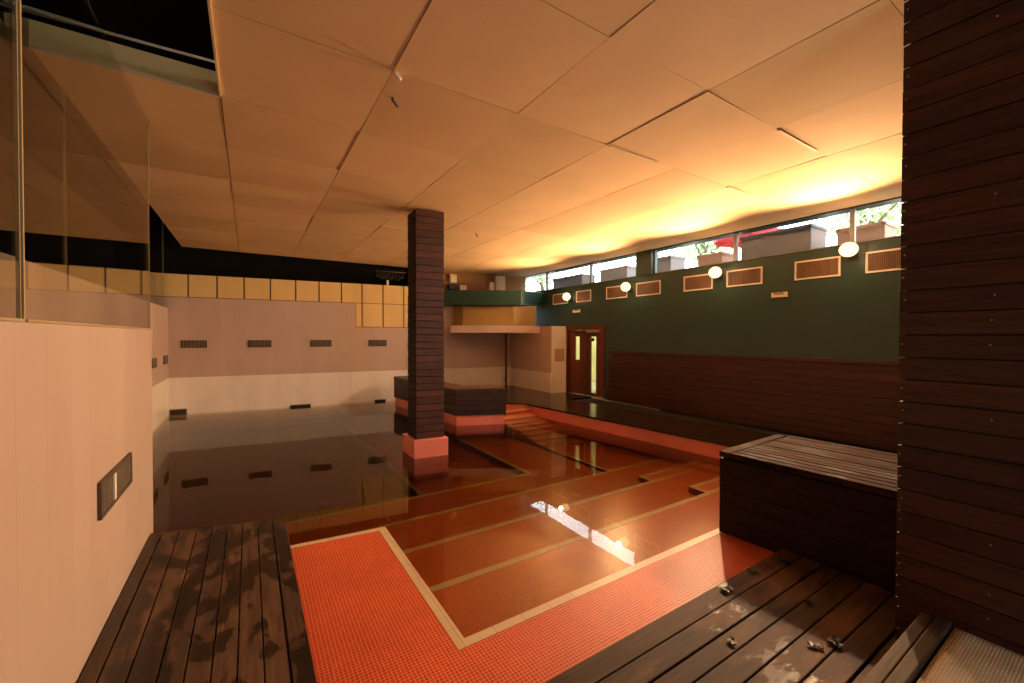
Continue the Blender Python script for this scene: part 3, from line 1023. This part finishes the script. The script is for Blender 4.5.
vent('wall_vent', (-.85, 3.745, .835), (0, 1, 0), (1, 0, 0), .855, .25, 26, 'large rectangular metal vent grille low on the near pink partition', None, M['dark_metal'], M['metal'], flap=True)
bdir = (1, -TB, 0); bn = (-.1149, -.9934, 0)
for (xa, xb_, txt) in ((-1.5, -.949, 'dark vent on the pink back wall, first from the left corner'), (-.026, .533, 'dark vent on the pink back wall, second from the left corner'),
                       (1.521, 2.079, 'dark vent on the pink back wall, third from the left corner'), (3.126, 3.664, 'dark vent on the pink back wall, nearest to the boarded column')):
    vent('wall_vent', (xa, by(xa), 1.735), bdir, bn, (xb_ - xa) * 1.006, .195, 9, txt, 'dark vents on the back wall', M['dark_metal'], M['metal'])
for (ya, yb_, txt) in ((12.98, 13.52, 'small dark vent on the left wall right at the back corner'), (11.5, 12.03, 'small dark vent on the left wall half hidden by the partition edge')):
    vent('wall_vent', (-1.76, yb_, 1.35), (0, -1, 0), (1, 0, 0), yb_ - ya, .21, 9, txt, 'dark vents on the left wall', M['dark_metal'], M['metal'])
for (xa, wd, z0, ht, txt) in ((-1.75, .37, -.03, .17, 'dark skimmer opening at the water line in the back left corner'), (.984, .54, -.06, .12, 'dark skimmer opening at the water line under the middle of the back wall'),
                          (3.3, .34, -.06, .12, 'small dark skimmer opening at the water line beside the island bench')):
    vent('pool_skimmer', (xa, by(xa), z0), bdir, bn, wd, ht, 5, txt, 'skimmers along the back wall', M['metal'], M['black'], horizontal=True, cat='skimmer')
GV = [((2.12 - .2), 2.60, 'pale framed wall vent right of the nearest lamp, partly behind the pillar'), (2.94, 3.645, 'pale framed wall vent left of the nearest lamp'),
      (4.215, 4.94, 'pale framed wall vent right of the second lamp'), (5.25, 5.96, 'pale framed wall vent left of the second lamp'),
      (6.60, 7.36, 'pale framed wall vent right of the third lamp'), (7.66, 8.43, 'pale framed wall vent left of the third lamp'),
      (9.05, 9.70, 'pale framed wall vent right of the farthest lamp'), (10.10, 10.86, 'pale framed wall vent left of the farthest lamp')]
for (ya, yb_, txt) in GV:
    vent('wall_vent', (X0, yb_, 3.10), (0, -1, 0), (-1, 0, 0), yb_ - ya, .345, 24, txt, 'pale vents on the green wall', M['frame_white'], M['slat_tan'])

# ------------------------------------------------------------------ wall lamps
for (yl, zl, pw_f, txt) in ((2.77, 3.50, 1.0, 'glowing round wall lamp nearest to the boarded pillar'), (5.08, 3.42, 1.0, 'glowing round wall lamp second from the boarded pillar'),
                  (7.55, 3.36, .8, 'glowing round wall lamp second from the doors'), (9.94, 3.29, .55, 'glowing round wall lamp directly over the double doors')):
    t = thing('wall_lamp', (X0, yl, zl), txt, 'wall lamp', 'lamps on the green wall')
    b = MB(); b.box(X0 - .02, X0 - .001, yl - .06, yl + .06, zl - .14, zl - .02); b.build('back_plate', M['black'], t, bevel=.003)
    b = MB(); b.tube([(X0 - .02, yl, zl - .08), (X0 - .10, yl, zl - .10), (X0 - .14, yl, zl - .06)], .014, 8); b.build('bracket', M['black'], t)
    c = Vector((X0 - .20, yl, zl))
    h = MB(); h.tube([(X0 - .10, yl, zl - .02), (X0 - .17, yl, zl)], .075, 20); hs_ = h.build('housing', M['black'], t)
    g = MB()
    vv, ff, ns, nr = [], [], 20, 12
    for a in range(nr + 1):
        th_ = math.pi * a / nr
        for b2 in range(ns):
            ph = 2 * math.pi * b2 / ns
            vv.append(c + Vector((-math.cos(th_) * .115, math.sin(th_) * math.cos(ph) * .13, math.sin(th_) * math.sin(ph) * .12)))
    for a in range(nr):
        for b2 in range(ns):
            ff.append((a * ns + b2, a * ns + (b2 + 1) % ns, (a + 1) * ns + (b2 + 1) % ns, (a + 1) * ns + b2))
    g.mesh(vv, ff, 0, None, True)
    g.build('lit_glass', M['bulb'], hs_)
    ld_ = bpy.data.lights.new('floodlight_beam', 'SPOT')
    ld_.energy = LAMP_W * pw_f; ld_.color = LAMP_COL; ld_.spot_size = math.radians(141); ld_.spot_blend = 1.0; ld_.shadow_soft_size = .05
    lo = bpy.data.objects.new('floodlight_beam', ld_)
    C.objects.link(lo)
    lo.parent = t
    lo.location = c + Vector((-.2, 0, 0)) - Vector((X0, yl, zl))
    pl_ = bpy.data.lights.new('globe_glow', 'POINT')
    pl_.energy = 14.0 * pw_f; pl_.color = LAMP_COL; pl_.shadow_soft_size = .08
    pg = bpy.data.objects.new('globe_glow', pl_)
    C.objects.link(pg); pg.parent = t; pg.location = lo.location
    lo.rotation_euler = Vector((-.995, 0, .04)).to_track_quat('-Z', 'Y').to_euler()

# ------------------------------------------------------------------ signs and small fittings on the right
def sign(y0, y1, z0, z1, txt):
    t = thing('wall_sign', (X0, (y0 + y1) / 2, z0), txt, 'sign', 'small white signs on the green wall')
    b = MB(); b.box(X0 - .03, X0 - .001, y0, y1, z0, z1); b.build('plate', M['white_plastic'], t, bevel=.004)
    b = MB()
    yy = y0 + .05; q = 0
    while yy < y1 - .05:
        b.box(X0 - .033, X0 - .029, yy, yy + .02, z0 + .05, z0 + .05 + (.03 + .012 * (q % 3))); yy += .032; q += 1
    b.build('lettering', M['dark_metal'], t)


sign(3.76, 4.04, 2.81, 2.905, 'small white sign plate between the two nearest lamps, below the vents')
sign(9.52, 9.84, 2.79, 2.88, 'small white sign plate above the double doors')
nb = thing('notice_board', (8.27, 10.2, 1.27), 'small square tan notice on the white corner beside the doors', 'notice')
b = MB(); b.prism([(8.10, 10.205), (8.44, 10.142), (8.443, 10.155), (8.103, 10.218)], 1.27, 1.655); b.build('board', M['notice'], nb, bevel=.003)
b = MB()
b.prism([(8.095, 10.213), (8.447, 10.147), (8.449, 10.160), (8.097, 10.226)], 1.262, 1.663)
b.build('border', M['frame_white'], nb)
pp = MB()
pp.tube([(7.72, 12.50, .0), (7.72, 12.50, 2.13)], .035, 12)
for zq in (.5, 1.3, 1.9):
    pp.box(7.68, 7.76, 12.50, 12.60, zq, zq + .03)
tag(pp.build('drain_pipe', M['dark_metal'], loc=(7.72, 12.50, .27)), 'thin dark vertical pipe in the far corner under the shelf', 'pipe', kind='thing')

# ------------------------------------------------------------------ corner balcony: shelf, yellow box, green parapet
R2 = Vector((math.cos(YAW), -math.sin(YAW))); F2 = Vector((math.sin(YAW), math.cos(YAW)))


def dl(d, lat):                              # plan point from depth along the diagonal and offset across it
    p = F2 * d + R2 * lat
    return (p.x, p.y)


pr = MB()
BK = [(8.535, 11.36), (8.535, by(8.535) - .02), (5.95, by(5.95) - .02), dl(13.55, -2.33)]
pr.prism([dl(13.3, -2.30), dl(13.3, .29), (8.535, 11.33)] + BK, 3.06, 3.11)
pr.prism([dl(13.3, -2.30), dl(13.3, .29), dl(13.4, .25), dl(13.4, -2.30)], 3.11, 3.535)
pr.prism([dl(13.3, .29), (8.535, 11.33), (8.535, 11.45), dl(13.4, .25)], 3.11, 3.535)
tag(pr.build('balcony_parapet', M['teal'], bevel=.006), 'dark green balcony parapet across the far corner, above the yellow band', 'balcony', kind='thing')
yb2 = MB()
yb2.prism([dl(13.9, -1.97), dl(13.55, -1.62), dl(13.45, .05), dl(13.65, .80), (8.2, 12.55), (6.3, 12.76)], 2.40, 3.055)
tag(yb2.build('yellow_cabinet', M['yellow'], bevel=.01), 'yellow faceted box between green parapet and pale shelf in the far corner', 'cabinet', kind='thing')
sh = MB()
sh.prism([dl(13.15, -1.96), dl(13.15, .87), dl(13.2, .88), dl(13.9, -1.95)], 2.16, 2.39)
tag(sh.build('pale_shelf', M['pink'], bevel=.006), 'thick pale shelf projecting under the yellow box in the far corner', 'shelf', kind='thing')
# things standing on the upper gallery against the brown wall
def cabinet(x0, x1, z0, z1, txt, doors=1):
    t = thing('wall_cabinet', (x0, by(x0), z0), txt, 'cabinet', 'pale cupboards on the brown upper wall')
    b = MB(); back_slab(b, x0, x1, z0, z1, .12, .001); b.build('body', M['cabinet'], t, bevel=.005)
    b = MB()
    for q in range(doors):
        a0 = x0 + (x1 - x0) * q / doors + .012; a1 = x0 + (x1 - x0) * (q + 1) / doors - .012
        back_slab(b, a0, a1, z0 + .015, z1 - .015, .135, .12)
    b.build('door', M['cabinet'], t, bevel=.003)


cabinet(5.70, 5.93, 3.85, 4.13, 'pale upper cupboard beside the column on the brown gallery wall')
cabinet(6.03, 6.28, 3.5, 3.79, 'low pale box on the gallery, right of the column')
cabinet(7.11, 7.30, 3.5, 3.94, 'small pale box left of the tallest cupboard on the gallery')
cabinet(7.35, 7.72, 3.5, 4.19, 'tallest pale cupboard on the gallery, nearest to the window')
b = MB(); back_slab(b, 5.62, 5.98, 3.60, 3.78, .3, .001)
tag(b.build('dark_crate', M['black'], bevel=.006), 'dark crate on the gallery under the upper cupboard', 'crate', kind='thing')

# wire rack hanging in the black opening
wr = thing('wire_rack', (3.8, by(3.8), 3.7), 'pale bent wire rack hanging in the black opening beside the column', 'rack')
b = MB()
rg = random.Random(2)
for q in range(13):
    x = 3.42 + q * .066
    y_ = by(x) + .08
    z1 = 4.19 + rg.uniform(-.03, .02); z0 = 3.86 + rg.uniform(-.05, .06)
    b.tube([(x, y_, z1), (x + rg.uniform(-.01, .01), y_ - .01, (z0 + z1) / 2), (x + .005, y_ - .02, z0), (x - .03, y_ - .02, z0 - .01), (x - .035, y_ - .01, z0 + .06)], .0042, 6)
b.build('hooked_wires', M['wire'], wr)
b = MB(); b.tube([(3.36, by(3.36) + .08, 4.1), (4.3, by(4.3) + .08, 4.1)], .01, 8); b.build('rail', M['wire'], wr)
b = MB(); b.box(3.68, 3.74, by(3.7) - .0, by(3.7) + .06, 3.66, 3.82); b.build('bracket', M['cabinet'], wr)

# hooks and pipe stubs poking from the ceiling
for (x, y_, l, txt) in ((1.03, 3.42, .03, 'white plastic ceiling hook at a panel corner near the left hole'), (1.12, 3.80, .05, 'short dark pipe stub in the ceiling just past the white hook'),
                    (4.06, 7.80, .06, 'dark pipe stub in the ceiling to the right of the boarded column')):
    b = MB(); b.tube([(x, y_, CZ + .03), (x, y_, CZ - .02), (x + .05, y_, CZ - .02 - l)], .012 if l > .04 else .016, 8)
    tag(b.build('ceiling_hook', M['white_plastic'] if l < .04 else M['dark_metal'], loc=(x, y_, CZ)), txt, 'hook', kind='thing')

# ------------------------------------------------------------------ terrace outside the ribbon window
tr = MB(); tr.box(8.80, 40, -25, 45, 3.32, 3.5)
struct('terrace_ground', tr, M['paving'])


def planter(x0, x1, y0, y1, z1, mat, txt):
    t = thing('planter', (x0, (y0 + y1) / 2, 3.5), txt, 'planter', 'planters outside the ribbon window')
    b = MB(); b.box(x0, x1, y0, y1, 3.5, z1 - .05); b.build('box', mat, t, bevel=.01)
    b = MB()
    b.box(x0 - .02, x1 + .02, y0 - .02, y0 + .05, z1 - .06, z1); b.box(x0 - .02, x1 + .02, y1 - .05, y1 + .02, z1 - .06, z1)
    b.box(x0 - .02, x0 + .05, y0, y1, z1 - .06, z1); b.box(x1 - .05, x1 + .02, y0, y1, z1 - .06, z1)
    b.build('rim', mat, t, bevel=.006)
    b = MB(); b.box(x0 + .04, x1 - .04, y0 + .04, y1 - .04, z1 - .10, z1 - .04); b.build('soil', M['bark'], t)


planter(9.4, 10.1, 3.73, 5.11, 4.30, M['planter_dark'], 'largest dark planter box outside the window between the two nearest lamps')
planter(9.4, 10.0, 2.60, 3.30, 4.09, M['planter_clay'], 'clay planter outside the window right above the nearest lamp')
planter(9.4, 10.0, 5.55, 6.17, 4.06, M['planter_clay'], 'clay planter outside the window above the second lamp')
planter(9.4, 10.0, 6.95, 7.50, 4.20, M['planter_grey'], 'dark grey planter outside the window right of the pier')
planter(9.4, 10.0, 8.45, 9.55, 4.15, M['planter_grey'], 'grey planter outside the window left of the pier')
planter(9.4, 10.0, 10.4, 11.95, 4.15, M['planter_dark'], 'wide dark planter outside the window nearest the far corner')


def tree(x, y_, ht, cr_, seed, txt):
    rg = random.Random(seed)
    t = thing('garden_tree', (x, y_, 3.5), txt, 'tree', 'trees beyond the terrace')
    b = MB(); b.tube([(x, y_, 3.5), (x + .1, y_ + .05, 3.5 + ht * .3), (x, y_ + .1, 3.5 + ht * .6)], .14, 10, taper=.6)
    for q in range(5):
        a = rg.uniform(0, 6.28); b.tube([(x, y_ + .05, 3.5 + ht * .4), (x + math.cos(a) * cr_ * .6, y_ + math.sin(a) * cr_ * .6, 3.5 + ht * (.5 + .3 * rg.random()))], .06, 6, taper=.4)
    b.build('trunk', M['bark'], t)
    b = MB()
    for q in range(1100):
        d = Vector((rg.gauss(0, 1), rg.gauss(0, 1), rg.gauss(0, 1))).normalized() * cr_ * (rg.random() ** .4)
        p = Vector((x, y_, 3.5 + ht * .62)) + Vector((d.x, d.y, d.z * .75))
        u = Vector((rg.gauss(0, 1), rg.gauss(0, 1), rg.gauss(0, 1))).normalized(); v = u.orthogonal().normalized(); s = rg.uniform(.07, .15)
        b.poly([p - u * s, p + v * s * .5, p + u * s, p - v * s * .5])
    b.build('leafy_crown', M['tree_leaf'], t)


tree(13.5, 8.6, 3.2, 1.3, 1, 'leafy tree seen through the window left of the second lamp')
tree(14.5, 4.4, 3.4, 1.4, 2, 'leafy tree seen through the window behind the nearest lamp')
tree(13.0, 17.5, 3.2, 1.6, 3, 'leafy tree seen through the window over the doors')
tree(17.0, 13.2, 4.0, 1.8, 4, 'leafy tree farthest away beyond the terrace')
rc = thing('red_parasol', (11.5, 6.0, 3.5), 'red parasol outside the window above the large dark planter', 'parasol')
b = MB(); b.tube([(11.5, 6.0, 3.5), (11.5, 6.0, 5.1)], .025, 8); b.build('pole', M['metal'], rc)
b = MB()
n = 12
for q in range(n):
    a0, a1 = 6.2832 * q / n, 6.2832 * (q + 1) / n
    b.poly([(11.5, 6.0, 5.15), (11.5 + .9 * math.cos(a0), 6.0 + .9 * math.sin(a0), 4.78), (11.5 + .9 * math.cos(a1), 6.0 + .9 * math.sin(a1), 4.78)])
    b.poly([(11.5 + .9 * math.cos(a1), 6.0 + .9 * math.sin(a1), 4.78), (11.5 + .9 * math.cos(a0), 6.0 + .9 * math.sin(a0), 4.78), (11.5 + .9 * math.cos(a0), 6.0 + .9 * math.sin(a0), 4.66), (11.5 + .9 * math.cos(a1), 6.0 + .9 * math.sin(a1), 4.66)])
b.build('canopy', M['red_cloth'], rc)
